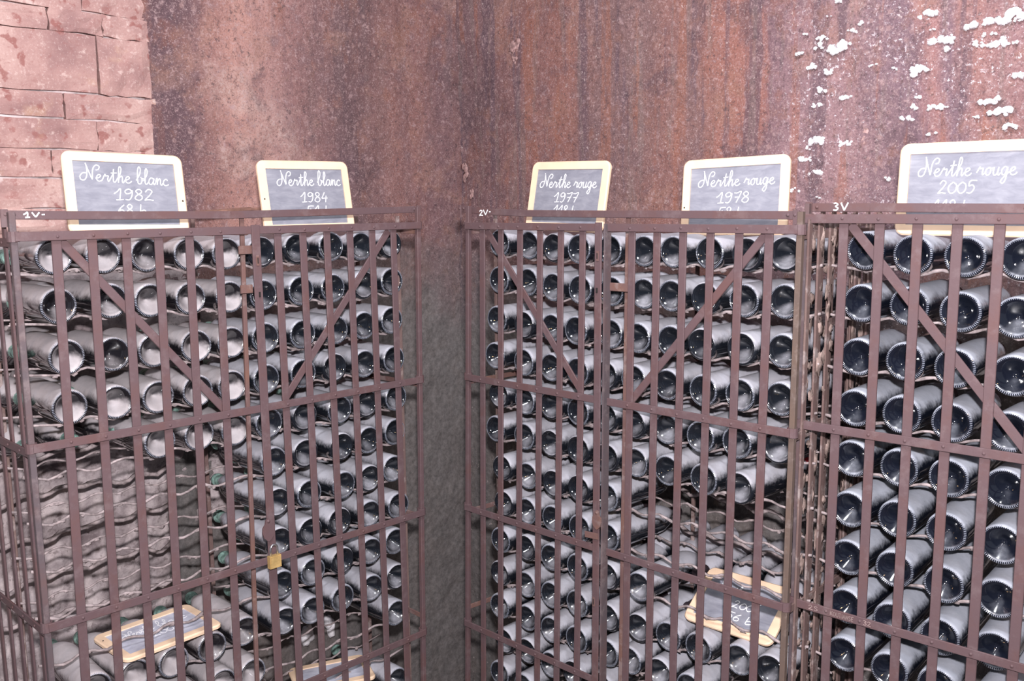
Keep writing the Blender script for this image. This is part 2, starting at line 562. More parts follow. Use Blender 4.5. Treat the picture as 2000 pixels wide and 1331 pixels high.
def stone(s0, s1, z0, z1):
    """one dressed block with uneven face and worn edges"""
    g = .0018
    s0, s1, z0, z1 = s0 + g * random.uniform(.3, 1.4), s1 - g * random.uniform(.3, 1.4), z0 + g * random.uniform(.2, 1.5), z1 - g * random.uniform(.2, 1.5)
    dp = WALL_D + random.uniform(-.004, .006)
    nx, nz = 7, 5
    V, F = [], []
    for j in range(nz):
        for i in range(nx):
            u, w = i / (nx - 1), j / (nz - 1)
            e = min(u, 1 - u) * (s1 - s0), min(w, 1 - w) * (z1 - z0)
            rim = .0035 if min(e) < .002 else 0
            js, jz = (random.uniform(-.003, .003), random.uniform(-.003, .003))
            V.append((s0 + u * (s1 - s0) + js, dp + rim + random.uniform(-.0025, .0025), z0 + w * (z1 - z0) + jz))
    F = [(j * nx + i, j * nx + i + 1, (j + 1) * nx + i + 1, (j + 1) * nx + i) for j in range(nz - 1) for i in range(nx - 1)]
    border = [i for i in range(nx)] + [j * nx + nx - 1 for j in range(1, nz)] + [(nz - 1) * nx + i for i in range(nx - 2, -1, -1)] + [j * nx for j in range(nz - 2, 0, -1)]
    nb = len(V)
    V += [(V[i][0], WALL_D + .06, V[i][2]) for i in border]
    L = len(border)
    F += [(border[(k + 1) % L], border[k], nb + k, nb + (k + 1) % L) for k in range(L)]
    o = MB().add(V, F, False).build('stone_block', M['stone'], wl)
    return o


courses = [-330, -215, -95, 8, 55, 175, 229, 290, 347, 408, 455, 505]
zs = [on(0, 65, y, WALL_D)[1] for y in courses]
joints = [[60, 190], [130], [180], [110, 215], [201], [131], [190], [98], [210], [150], [120]]
for k in range(len(zs) - 1):
    xs = [-1.25] + [on(0, x, 250, WALL_D)[0] for x in joints[k]] + [edge_s + random.uniform(.03, .07)]
    if xs[1] - xs[0] > .9:
        xs.insert(1, (xs[0] + xs[1]) / 2 + random.uniform(-.05, .05))
    for a, b in zip(xs, xs[1:]):
        stone(a, b, zs[k + 1], zs[k])

fl = MB().box(-3.2, 3.6, -2.2, 5.2, -.52, -.4).build('floor', M['floor'])
fl['kind'] = 'structure'

# salt that has flowered on the right wall (photo point, half width, half height in photo px)
salt = [(1640, 92, 17, 13), (1586, 130, 9, 6), (1617, 141, 8, 6), (1607, 172, 6, 9), (1652, 188, 10, 6), (1594, 205, 9, 5), (1817, 26, 13, 7), (1797, 136, 11, 12),
        (1835, 80, 20, 6), (1855, 72, 10, 5), (1930, 42, 26, 7), (1978, 25, 13, 10), (1912, 85, 8, 6), (1948, 86, 12, 7), (1938, 196, 15, 6), (1955, 218, 13, 9),
        (1990, 145, 9, 8), (1972, 248, 10, 6), (1911, 229, 6, 4), (1772, 230, 9, 6), (1786, 210, 5, 6), (1833, 208, 14, 5), (1822, 260, 8, 5), (1652, 279, 10, 6),
        (1596, 272, 11, 11), (1579, 290, 4, 6), (1570, 311, 13, 6), (1594, 336, 11, 8), (1554, 371, 7, 6), (1599, 387, 4, 4), (1735, 349, 5, 4), (1634, 4, 9, 4),
        (1665, 60, 7, 5), (1681, 46, 5, 5), (1620, 30, 4, 4), (1564, 104, 7, 5), (1748, 134, 5, 4), (1822, 56, 4, 4), (1975, 82, 9, 4), (1995, 37, 8, 4),
        (1575, 66, 5, 4), (1606, 75, 10, 5), (1600, 90, 6, 9), (1935, 66, 9, 4), (1960, 78, 5, 6), (1705, 127, 6, 4), (1850, 93, 5, 7), (1797, 188, 6, 4)]
for x, y, hw, hh in salt:
    s, z = on(1, x, y, WALL_D)
    px = .00150
    mb = MB()
    for q in range(max(3, int(hw * .8))):
        u = random.uniform(-1, 1)
        rr = (hh * .55 + hw * .12) * px * random.uniform(.45, 1.0) * (1 - .35 * abs(u))
        mb.lump((u * hw * px * 1.15, random.uniform(0, .002), (random.uniform(-.55, .55) - .25 * abs(u)) * hh * px), rr * 1.25, .006, rr, 7, 5, .35)
    o = mb.build('white_lumps', M['salt'], wr)
    o.location = (s, WALL_D - .004, z)
# flaking pale patches of render near the corner
M['flake'] = plain('flaking_pink_render', (.36, .23, .22), .95, 0, .5, 60, .1, .5)
for c, par, pts in ((1, wr, [(908, 340, 12, 26), (922, 380, 6, 18), (1008, 92, 22, 20), (1005, 118, 8, 10), (1675, 262, 18, 26), (1692, 290, 9, 20), (1690, 232, 26, 5)]),
                    (0, wl, [(455, 318, 12, 14)])):
    for x, y, hw, hh in pts:
        s, z = on(c, x, y, WALL_D)
        mb = MB()
        for q in range(6):
            mb.lump((random.uniform(-.6, .6) * hw * .0018, 0, random.uniform(-.7, .7) * hh * .0016), hw * .0018 * random.uniform(.3, .6), .0022, hh * .0016 * random.uniform(.25, .5), 9, 5, .35)
        o = mb.build('render_flake', M['flake'], par)
        o.location = (s, WALL_D - .001, z)
# white lumps low on the left wall, sharing the salt's material
for x, y, hw, hh in ((605, 1246, 15, 20), (651, 1228, 11, 24)):
    s, z = on(0, x, y, WALL_D - .03)
    mb = MB()
    for q in range(5):
        mb.lump((random.uniform(-.4, .4) * hw * .0020, 0, random.uniform(-.5, .5) * hh * .0018), hw * .0020 * random.uniform(.5, .8), .02, hh * .0018 * random.uniform(.45, .7), 9, 5, .2)
    o = mb.build('white_lumps', M['salt'], wl)
    o.location = (s, WALL_D - .012, z)

# ------------------------------------------------------------------ stroke lettering
GLY = {
    'N': ([[(.95, 1.1), (.45, 1.05), (.1, .6), (.25, .1), (.7, .05), (1.0, .5), (1.05, 1.4), (.9, 2.3), (.78, 2.55)],
           [(.78, 2.6), (1.15, 1.7), (1.65, .6), (1.85, .25), (1.82, 1.2), (1.95, 2.0), (2.35, 2.4), (2.75, 2.2), (2.65, 1.75), (2.3, 1.65)]], 2.3),
    'e': ([[(0, .4), (.45, .55), (.7, .8), (.5, 1.0), (.2, .8), (.15, .3), (.45, 0), (.85, .12), (1.0, .35)]], 1.0),
    'r': ([[(0, .35), (.22, .9), (.33, 1.1), (.42, .85), (.78, .9), (.74, .4), (.85, .05), (1.05, .3)]], 1.05),
    't': ([[(0, .35), (.4, 1.2), (.5, 2.0), (.48, 1.0), (.5, .2), (.72, 0), (.95, .3)], [(.1, 1.35), (.95, 1.42)]], .95),
    'h': ([[(0, .35), (.5, 1.3), (.62, 2.1), (.42, 2.4), (.28, 2.0), (.28, 0), (.36, .6), (.65, 1.0), (.85, .8), (.85, .2), (1.0, 0), (1.2, .35)]], 1.2),
    'b': ([[(0, .5), (.5, 1.5), (.58, 2.3), (.32, 2.6), (.18, 1.9), (.25, .3), (.5, 0), (.8, .2), (.85, .8), (.62, 1.0), (.9, .85), (1.15, .8)]], 1.1),
    'l': ([[(0, .5), (.45, 1.4), (.52, 2.1), (.32, 2.4), (.2, 1.8), (.25, .3), (.45, 0), (.75, .35)]], .72),
    'a': ([[(.8, .9), (.4, 1.05), (.1, .6), (.2, .1), (.5, .05), (.8, .6), (.82, 1.0), (.8, .3), (.95, .02), (1.12, .35)]], 1.1),
    'n': ([[(0, .4), (.15, .95), (.25, 1.0), (.25, 0), (.35, .7), (.6, 1.0), (.75, .8), (.78, .2), (.95, .02), (1.12, .35)]], 1.1),
    'c': ([[(.75, .8), (.5, 1.0), (.15, .7), (.15, .2), (.5, 0), (.95, .2)]], .95),
    'o': ([[(.5, 1.0), (.15, .7), (.15, .25), (.45, 0), (.75, .3), (.7, .8), (.5, 1.0), (.8, .88), (1.0, .95)]], 1.0),
    'u': ([[(0, .6), (.15, 1.0), (.15, .3), (.35, 0), (.65, .2), (.75, 1.0), (.75, .2), (.92, 0), (1.1, .3)]], 1.1),
    'g': ([[(.8, .9), (.4, 1.05), (.1, .6), (.3, .05), (.65, .2), (.8, 1.0), (.8, -.5), (.55, -1.05), (.22, -.8), (.5, -.3), (1.1, .4)]], 1.1),
    ' ': ([], .7),
    '1': ([[(0, 1.1), (.3, 1.45), (.65, 2.0), (.6, 0)], [(.25, 0), (1.0, .06)]], 1.0),
    '9': ([[(.85, 1.6), (.5, 2.0), (.12, 1.6), (.3, 1.12), (.7, 1.3), (.85, 1.8), (.85, .8), (.6, .05), (.2, .1)]], 1.1),
    '8': ([[(.75, 1.7), (.45, 2.0), (.15, 1.65), (.4, 1.15), (.82, .7), (.75, .15), (.4, 0), (.08, .35), (.3, .9), (.7, 1.35), (.75, 1.7)]], 1.05),
    '2': ([[(.1, 1.5), (.4, 2.0), (.8, 1.7), (.6, 1.0), (.1, .1), (.2, .05), (.5, .12), (1.0, 0)]], 1.15),
    '4': ([[(.5, 2.0), (.1, .75)], [(.1, .72), (.98, .78)], [(.75, 1.3), (.68, -.1)]], 1.1),
    '7': ([[(.05, 1.85), (.4, 1.8), (.9, 2.0), (.45, 0)], [(.2, 1.0), (.8, 1.05)]], 1.05),
    '0': ([[(.5, 1.75), (.1, 1.2), (.1, .5), (.5, 0), (.95, .4), (.95, 1.3), (.5, 1.75)]], 1.1),
    '5': ([[(1.05, 1.95), (.3, 1.9), (.22, 1.15), (.6, 1.3), (.88, .8), (.6, .08), (.1, .1)]], 1.1),
    '6': ([[(.8, 1.9), (.35, 1.3), (.1, .6), (.3, .05), (.75, .15), (.8, .7), (.45, .95), (.15, .6)]], 1.05),
    'B': ([[(.12, 2.0), (.12, .15), (.5, 0), (.88, .4), (.6, .95), (.18, .7)]], 1.05),
    'i': ([[(.0, .3), (.2, 1.0), (.22, .2), (.4, 0), (.6, .3)]], .6),
    '3': ([[(.1, 1.9), (.5, 2.0), (.85, 1.6), (.45, 1.1), (.9, .6), (.55, .02), (.05, .15)]], 1.1),
    'K': ([[(.1, 2.0), (.1, 0)], [(.9, 2.0), (.12, .9)], [(.35, 1.2), (.95, 0)]], 1.15),
    'O': ([[(.5, 2.0), (.1, 1.4), (.1, .6), (.5, 0), (.9, .6), (.9, 1.4), (.5, 2.0)]], 1.15),
    'U': ([[(.1, 2.0), (.1, .5), (.5, 0), (.85, .5), (.85, 2.0)]], 1.1),
    'T': ([[(0, 2.0), (.9, 2.0)], [(.45, 2.0), (.45, 0)]], 1.05),
    'I': ([[(.2, 2.0), (.2, 0)]], .5),
    'A': ([[(0, 0), (.45, 2.0)], [(.45, 2.0), (.9, 0)], [(.2, .7), (.7, .7)]], 1.1),
    'M': ([[(.1, 0), (.1, 2.0)], [(.1, 2.0), (.8, 0)], [(.8, 0), (.8, 2.0)]], 1.05),
    'S': ([[(.8, 1.7), (.45, 2.0), (.12, 1.6), (.45, 1.05), (.82, .5), (.45, 0), (.1, .3)]], 1.05),
    'E': ([[(.1, 2.0), (.1, 0)], [(.1, 2.0), (.8, 2.0)], [(.1, 1.0), (.65, 1.0)], [(.1, 0), (.8, 0)]], 1.0),
    'V': ([[(.0, 2.0), (.5, 0)], [(.5, 0), (1.05, 2.0)]], 1.3),
    '-': ([[(.2, 1.0), (.8, 1.05)]], 1.0),
}


def smooth_path(p, k=5):
    if len(p) < 3:
        return p
    q = [p[0]] + list(p) + [p[-1]]
    out = []
    for i in range(1, len(q) - 2):
        for j in range(k):
            t = j / k
            out.append(tuple(.5 * (2 * q[i][a] + (q[i + 1][a] - q[i - 1][a]) * t + (2 * q[i - 1][a] - 5 * q[i][a] + 4 * q[i + 1][a] - q[i + 2][a]) * t * t
                                   + (3 * q[i][a] - q[i - 1][a] - 3 * q[i + 1][a] + q[i + 2][a]) * t ** 3) for a in (0, 1)))
    return out + [p[-1]]


def write(mb, text, x0, x1, zb, h, width, y, slope=0.0, slant=.0):
    """chalk strokes between x0..x1 on baseline zb; h = height of one unit (x-height)"""
    total = sum(GLY[ch][1] for ch in text)
    sx = (x1 - x0) / total
    cx = 0
    for ch in text:
        for st in GLY[ch][0]:
            pts = smooth_path([(cx + px, py) for px, py in st])
            P = [Vector((x0 + px * sx + py * h * slant, y, zb + py * h + slope * px * sx)) for px, py in pts]
            vs_, fs = [], []
            for i, p in enumerate(P):
                d = (P[min(i + 1, len(P) - 1)] - P[max(i - 1, 0)])
                d = d.normalized() if d.length > 1e-9 else Vector((1, 0, 0))
                n = Vector((-d.z, 0, d.x)) * width / 2
                dd = Vector((0, .0004, 0))
                vs_ += [p + n, p - n, p - n + dd * 1, p + n + dd]
            for i in range(len(P) - 1):
                a, b = i * 4, i * 4 + 4
                fs += [(a, a + 1, b + 1, b), (a + 1, a + 2, b + 2, b + 1), (a + 3, a, b, b + 3)]
            fs += [(0, 3, 2, 1), (len(P) * 4 - 4, len(P) * 4 - 3, len(P) * 4 - 2, len(P) * 4 - 1)]
            mb.add(vs_, fs)
        cx += GLY[ch][1]


# ------------------------------------------------------------------ the iron cages
ROWS = [1.498, 1.395, 1.287, 1.180, 1.069, .968, .861, .755, .647, .541, .437, .333, .228, .122]
ROWS3 = [1.496, 1.391, 1.278, 1.169, 1.058, .946, .838, .728, .616, .506, .396, .286, .176]
RAILS = [[1.549, 1.123, .741, .383, .03, -.32], [1.546, 1.123, .740, .384, .03, -.32], [1.567, 1.133, .735, .35, .0, -.32]]
BR = .0385

cages = []
for c, lab in enumerate(('rust-brown iron wine cage marked 1V with half empty lower shelves', 'rust-brown iron wine cage marked 2V in the middle beside the wall corner',
                         'rust-brown iron wine cage marked 3V at the picture edge')):
    e = empty('wine_cage', cab_matrix(c))
    tag(e, lab, 'wine cage', 'iron wine cages')
    cages.append(e)


def hinge_rail(par, s0, s1, z, rivets, loop_at=None, h=.0185, sag=0.0):
    """flat strap rail with rivet heads; one end may curl round its hinge post"""
    mb = MB()
    t = .0045
    y = -.0075
    a, b = min(s0, s1), max(s0, s1)
    za = z + (sag if loop_at == b else 0)
    zb = z + (sag if loop_at == a else 0)
    mb.bar((a, y, za), (b, y, zb), h, t, (0, 0, 1))
    for s in rivets:
        f = (s - a) / (b - a)
        mb.dome((s, y - t / 2, za + (zb - za) * f + random.uniform(-.0015, .0015)), .0036)
    if loop_at is not None:
        n, r0, r1 = 12, .0085, .0118
        zc = z
        V = []
        for k in range(n):
            th = 2 * math.pi * k / n
            for r in (r0, r1):
                for zz in (zc - h / 2 - .001, zc + h / 2 + .001):
                    V.append((loop_at + r * math.cos(th), .004 + r * math.sin(th), zz))
        F = []
        for k in range(n):
            p, q = k * 4, ((k + 1) % n) * 4
            F += [(p, q, q + 1, p + 1), (p + 2, p + 3, q + 3, q + 2), (p, p + 2, q + 2, q), (p + 1, q + 1, q + 3, p + 3)]
        mb.add(V, F)
    return mb.build('rail', M['iron'], par)


def make_gate(c, s0, ds, k, n, hinge, meet, brace_dir, rails, stile=None):
    g = empty('gate', None, cages[c])
    sx = lambda i, z: s0 + i * ds + k * (z - EYE + .45)
    zt, zb = rails[0] + .004, rails[-1] - .006
    bar_pts = [((sx(i, zb), 0, zb), (sx(i, zt), 0, zt)) for i in range(n)]
    for a, b in bar_pts:
        MB().bar(a, b, .0192, .005, (1, 0, 0)).build('bar', M['iron'], g)
    for j, z in enumerate(rails):
        hz = hinge(z) if callable(hinge) else hinge
        hinge_rail(g, hz, meet, z, [sx(i, z) for i in range(n)], hz)
    if stile:
        (sa, sb, w, dpt) = stile
        MB().bar((sb, -.011, zb), (sa, -.011, zt + .008), w, .005, (1, 0, 0)).build('stile', M['iron'], g)
    # diagonal brace in the upper panel
    z0, z1 = rails[1] + .008, rails[0] - .012
    i0, i1 = brace_dir
    MB().bar((sx(i1, z0), .0055, z0), (sx(i0, z1) + (.012 if i0 < i1 else -.012), .0055, z1), .0185, .005, (1, 0, 0)).build('brace', M['iron'], g)
    return g


# hinge posts (surveyed top and foot)
def post_line(c, p, q, d=0.0):
    (s1, z1), (s2, z2) = on(c, *p, d), on(c, *q, d)
    return lambda z: s1 + (s2 - s1) * (z - z1) / (z2 - z1)


H1L = post_line(0, (27, 470), (93, 1230))
H1R = post_line(0, (818, 457), (828.5, 1302))
H2L = post_line(1, (913, 464), (912, 1302))
H2R = post_line(1, (1561, 475), (1528, 1302))
H3L = post_line(2, (1574, 475), (1548, 1180))

g1 = make_gate(0, -.4672, .0713, .0104, 6, H1L, -.022, (0, 5), RAILS[0])
g2 = make_gate(0, .0492, .0704, -.0055, 6, H1R, -.016, (5, 0), RAILS[0], (-.0185, -.0105, .0215, 0))
g3 = make_gate(1, -.5971, .0711, .0171, 6, H2L, -.181, (0, 5), RAILS[1], (-.1765, -.1880, .0205, 0))
g4 = make_gate(1, -.0878, .0710, .0092, 6, H2R, -.150, (5, 0), RAILS[1])
g5 = make_gate(2, -.1612, .0725, .0020, 7, H3L, .36, (0, 5), RAILS[2])
# turned flange of the middle gate's stile
MB().bar((-.1735, .002, -.3), (-.1585, .002, 1.555), .0045, .024, (1, 0, 0)).bar((-.1720, -.012, -.3), (-.1570, -.012, 1.555), .003, .004, (1, 0, 0)).build('stile_flange', M['iron_dark'], g3)

# slots and keyhole plates on the closing stiles
for g, s_at, lst in ((g2, lambda z: -.0185 + (1.55 - z) * .0072, [(1.478, 0), (1.398, 1), (.845, 2)]), (g3, lambda z: -.1765 - (1.55 - z) * .0104, [(1.478, 0), (1.395, 1), (.60, 0)])):
    for z, kind in lst:
        s = s_at(z)
        if kind == 0:
            MB().bar((s, -.0142, z - .012), (s, -.0142, z + .012), .0075, .0025, (1, 0, 0), .0008).build('slot_plate', M['iron_rust'], g)
            MB().bar((s, -.0158, z - .007), (s, -.0158, z + .007), .0026, .0008, (1, 0, 0), .0002).build('slot', M['hole'], g)
        elif kind == 1:
            MB().bar((s, -.0158, z - .006), (s, -.0158, z + .006), .0036, .004, (1, 0, 0), .0004).build('slot', M['hole'], g)


def lock_cover(par, s, z, mat, sc=1.0):
    """shield-shaped swinging cover plate"""
    out = [(0, .034), (.006, .030), (.008, .020), (.0145, .012), (.0155, .0), (.012, -.012), (.004, -.020), (0, -.022)]
    pts = [(x, y) for x, y in out] + [(-x, y) for x, y in out[-2:0:-1]]
    n = len(pts)
    V = [(s + x * sc, -.021, z + y * sc) for x, y in pts] + [(s + x * sc, -.0165, z + y * sc) for x, y in pts]
    F = [tuple(range(n))[::-1], tuple(range(n, 2 * n))] + [(i, (i + 1) % n, n + (i + 1) % n, n + i) for i in range(n)]
    MB().add(V, [f[::-1] for f in F]).dome((s, -.021, z + .027 * sc), .0045 * sc).build('lock_cover', mat, par)


sz = on(0, 524, 1040, -.018)
lock_cover(g2, sz[0], sz[1], M['iron'], 1.05)
sz = on(1, 1166, 1020, -.018)
lock_cover(g3, sz[0], sz[1], M['iron_rust'], .9)
sz = on(1, 1160, 1047, -.018)
MB().bar((sz[0] - .03, -.0165, sz[1] - .003), (sz[0] + .012, -.0165, sz[1]), .016, .003, (0, 0, 1)).build('hasp', M['iron_rust'], g3)

# lock bolts and straps between the stiles and the middle posts
for c, g, x0, x1, y in ((0, g1, 466, 489, 489), (0, g1, 470, 490, 566), (1, g4, 1188, 1226, 560)):
    a, b = on(c, x0, y, .012), on(c, x1, y, .012)
    MB().bar((a[0], .012, a[1]), (b[0] + .004, .012, a[1]), .020, .005, (0, 0, 1)).build('lock_bolt', M['iron_rust'], g)

# frames: posts, uprights, top rails
def frame_post(c, f, z0, z1, w, t, y, mat, name='post'):
    return MB().bar((f(z0), y, z0), (f(z1), y, z1), w, t, (1, 0, 0)).build(name, mat, cages[c])


frame_post(0, H1L, -.4, 1.597, .0125, .0125, .004, M['iron_dark'])
frame_post(0, H1R, -.4, 1.598, .0125, .0125, .004, M['iron'])
frame_post(1, H2L, -.4, 1.600, .0125, .0125, .004, M['iron'])
frame_post(1, H2R, -.4, 1.582, .0125, .0125, .004, M['iron_olive'])
frame_post(2, H3L, -.4, 1.598, .0100, .0125, .004, M['iron_dark'])
mul1 = post_line(0, (474, 500), (491, 1000), .03)
mul2 = post_line(1, (1226, 500), (1213, 1302), .03)
frame_post(0, mul1, -.4, 1.585, .0105, .008, .03, M['iron_rust'], 'middle_post')
frame_post(1, mul2, -.4, 1.577, .0110, .008, .03, M['iron_rust'], 'middle_post')
for c, s, d in ((0, .474, .075), (0, .478, .27), (0, -.5, .30), (0, -.0, .33), (1, -.652, .11), (1, -.645, .30), (1, .30, .33), (1, -.12, .33), (2, -.205, .10), (2, -.205, .30), (2, .33, .3)):
    MB().bar((s, d, -.4), (s, d, 1.575), .010, .008, (1, 0, 0)).build('upright', M['iron_dusty'], cages[c])


def top_rail(c, px, num, nx):
    pts = [on(c, x, y, .018) for x, y in px]
    mb = MB()
    for (a, za), (b, zb) in zip(pts, pts[1:]):
        mb.bar((a, .018, za), (b + .0004, .018, zb), .0175, .005, (0, 0, 1))
    for i, (x, y) in enumerate([px[0], px[-1]]):
        s, z = on(c, x, y, .018)
        q = 1 if i == 0 else -1
        mb.bar((s + q * .002, .0135, z - .024), (s + q * .002, .0135, z + .011), .014, .004, (1, 0, 0))
        for dd in (.004, .020):
            mb.dome((s + q * dd, .012, z + .001), .004)
    o = mb.build('top_rail', M['iron'], cages[c])
    if num:
        nb = MB()
        for ch, (xa, xb, yt, yb) in num:
            a, b = on(c, xa, yb, .0148), on(c, xb, yt, .0148)
            write(nb, ch, a[0], a[0] + (b[0] - a[0]) * GLY[ch][1], a[1], (b[1] - a[1]) / 2, .0028, .0148)
        nb.build('painted_number', M['paint'], o)
    return o


top_rail(0, [(4, 420), (130, 421), (255, 421), (450, 420), (680, 413.5), (818, 409)], [('1', (46, 58, 415, 425)), ('V', (63, 76, 415, 424.5)), ('-', (80, 89, 415, 424))], 3)
top_rail(1, [(899, 408), (950, 413.5), (1029, 417), (1182, 418.5), (1250, 418.5), (1559, 421)], [('2', (936, 943, 411, 421)), ('V', (944, 952, 410, 420)), ('-', (954, 959, 409, 419))], 3)
top_rail(2, [(1580, 405.5), (1700, 405.5), (1850, 406.5), (2030, 408)], [('3', (1627, 1638, 397, 411)), ('V', (1642, 1656, 396, 411))], 3)

# side panels: upright bars one behind another, straps across
def side_panel(c, s, ds, rails, mat, depth, lean=0.0):
    p = empty('side_panel', None, cages[c])
    for d in ds:
        MB().bar((s + .012 + lean, d, -.34), (s, d, rails[0] + .02), .016, .005, (0, 1, 0)).build('bar', mat, p)
    for z in rails[:4]:
        mb = MB().bar((s - .004, .0, z - .012), (s - .004, depth, z - .012), .0175, .0045, (0, 0, 1))
        for d in ds:
            mb.dome((s - .0066, d, z - .012), .0035, (-1, 0, 0))
        mb.build('rail', mat, p)
    return p


side_panel(0, -.541, [.055, .125, .19, .26, .33, .40], RAILS[0], M['iron'], .42)
side_panel(1, .338, [.045, .09, .14, .20, .27, .34], RAILS[1], M['iron_dusty'], .42, -.018)
side_panel(2, -.232, [.06, .115, .17, .23, .30, .37], RAILS[2], M['iron_dusty'], .42, -.018)
for c, f, s1 in ((0, H1R, .478), (1, H2L, -.652)):
    for z in RAILS[c][:4]:
        zz = z - .016 if z != .383 and z != .384 else z + .045
        MB().bar((f(zz), .010, zz), (s1, .30, zz), .014, .004, (0, 0, 1)).build('side_strap', M['iron_rust'], cages[c])

# ------------------------------------------------------------------ bottles (photo survey of each base centre, row by row)
SURVEY = {
    0: [
        [(106, 501), (202, 500), (287, 498), (370, 496), (443, 495), (511, 492), (581, 486), (647, 482), (706, 481), (764, 477)],
        [(115, 598), (217, 588), (295, 587), (373, 583), (450, 580), (515, 576), (589, 568), (651, 563), (712, 557), (766, 550)],
        [(131, 698), (222, 692), (302, 685), (384, 676), (453, 669), (519, 660), (592, 653), (657, 645), (712, 636), (766, 626)],
        [(137, 796), (228, 786), (310, 776), (387, 764), (454, 754), (521, 741), (593, 730), (655, 718), (713, 711), (770, 702)],
        [(313, 864), (390, 850), (460, 841), (526, 827), (596, 814), (664, 801), (717, 789), (774, 777)],
        [(536, 902), (598, 886), (668, 873), (721, 860), (772, 844)],
        [(543, 982), (605, 965), (672, 948), (723, 935), (769, 916)],
        [(546, 1059), (607, 1039), (664, 1019), (723, 1004), (779, 988)],
        [(552, 1143), (612, 1120), (670, 1096), (725, 1077), (773, 1058)],
        [(186, 1347), (264, 1320), (340, 1294), (415, 1265), (479, 1234), (557, 1217), (611, 1193), (670, 1169), (727, 1149), (776, 1127)],
        [(365, 1367), (435, 1337), (494, 1316), (775, 1198)],
        [],
        [(776, 1330)],
    ],
    1: [
        [(975, 475), (1032, 479), (1080, 484), (1130, 487), (1190, 490), (1257, 491), (1314, 495), (1385, 497), (1457, 498), (1533, 496)],
        [(974, 547), (1030, 551), (1079, 562), (1132, 567), (1193, 575), (1256, 581), (1310, 585), (1376, 586), (1452, 588), (1532, 589)],
        [(970, 624), (1022, 635), (1076, 641), (1124, 650), (1191, 657), (1244, 663), (1309, 669), (1369, 676), (1447, 682), (1528, 686)],
        [(966, 695), (1022, 708), (1075, 718), (1127, 728), (1182, 739), (1236, 749), (1302, 763), (1372, 769), (1444, 776), (1523, 780)],
        [(973, 772), (1024, 784), (1074, 793), (1128, 805), (1182, 818), (1236, 831), (1301, 845), (1367, 856), (1438, 865), (1518, 874)],
        [(967, 838), (1023, 853), (1074, 867), (1128, 879), (1184, 897), (1240, 916), (1302, 931), (1373, 945), (1442, 961)],
        [(980, 915), (1029, 930), (1079, 945), (1129, 961), (1184, 975)],
        [(983, 984), (1028, 999), (1078, 1014), (1131, 1033), (1186, 1050)],
        [(977, 1056), (1026, 1074), (1075, 1092), (1127, 1111), (1184, 1131), (1247, 1147)],
        [(975, 1122), (1026, 1143), (1075, 1163), (1126, 1185), (1186, 1208), (1246, 1229), (1304, 1246), (1363, 1267), (1442, 1290), (1504, 1311)],
        [(975, 1185), (1028, 1208), (1075, 1232), (1125, 1256), (1184, 1280), (1228, 1304), (1286, 1328), (1345, 1352)],
        [(984, 1253), (1028, 1273), (1074, 1301), (1118, 1325), (1172, 1352)],
        [(975, 1316), (1022, 1342)],
    ],
    2: [
        [(1690, 490), (1782, 498), (1884, 502), (1997, 506)],
        [(1682, 593), (1775, 599), (1875, 610), (1985, 621)],
        [(1675, 698), (1767, 707), (1864, 720), (1978, 735)],
        [(1669, 798), (1760, 811), (1858, 827), (1970, 845)],
        [(1663, 897), (1755, 915), (1852, 935), (1962, 956)],
        [(1658, 996), (1751, 1015), (1847, 1040), (1955, 1065)],
        [(1655, 1090), (1746, 1113), (1842, 1143), (1948, 1173)],
        [(1651, 1185), (1741, 1214), (1835, 1245), (1941, 1273)],
        [(1647, 1279), (1736, 1311), (1829, 1342), (1935, 1378)],
    ],
}


def bottle_mesh(name, mat, r, knurl, punt=.032):
    k = r / .0385
    prof = [(0.0001, punt), (.004, punt - .0005), (.0075, punt - .004), (.012, punt - .0085), (.018, punt - .0165), (.0235, .0085), (.028, .0034), (.0305, .0014),
            (.0325, .0003), (.0345, 0), (.0362, .0009), (.0376, .003), (.0384, .006), (.0385, .010), (.0385, .10), (.0385, .196), (.0381, .203),
            (.0367, .213), (.0338, .225), (.0292, .238), (.0235, .250), (.0190, .259), (.0167, .266), (.0152, .275), (.0146, .288), (.0146, .2885), (.0165, .2895),
            (.0166, .2955), (.0148, .297), (.0146, .302), (.0001, .302)]
    n = 40
    V, F = [], []
    for rr, y in prof:
        rr = rr * k if y < .24 else rr
        for i in range(n):
            t = 2 * math.pi * i / n
            V.append((rr * math.cos(t), y, rr * math.sin(t)))
    for j in range(len(prof) - 1):
        for i in range(n):
            F.append((j * n + i, j * n + (i + 1) % n, (j + 1) * n + (i + 1) % n, (j + 1) * n + i))
    mb = MB().add(V, F, True)
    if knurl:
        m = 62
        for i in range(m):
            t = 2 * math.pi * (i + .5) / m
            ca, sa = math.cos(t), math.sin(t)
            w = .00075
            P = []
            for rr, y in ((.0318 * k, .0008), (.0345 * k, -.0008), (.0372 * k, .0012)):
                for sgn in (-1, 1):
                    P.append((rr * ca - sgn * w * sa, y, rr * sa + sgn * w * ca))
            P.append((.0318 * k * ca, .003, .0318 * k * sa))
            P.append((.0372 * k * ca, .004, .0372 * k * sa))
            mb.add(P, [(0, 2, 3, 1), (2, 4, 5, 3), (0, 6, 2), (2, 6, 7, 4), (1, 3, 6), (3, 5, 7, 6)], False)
    nf = len(F)
    me = mb.mesh(name, mat)
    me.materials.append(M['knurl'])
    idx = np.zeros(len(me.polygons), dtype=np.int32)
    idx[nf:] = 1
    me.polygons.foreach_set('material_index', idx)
    me.update()
    return me


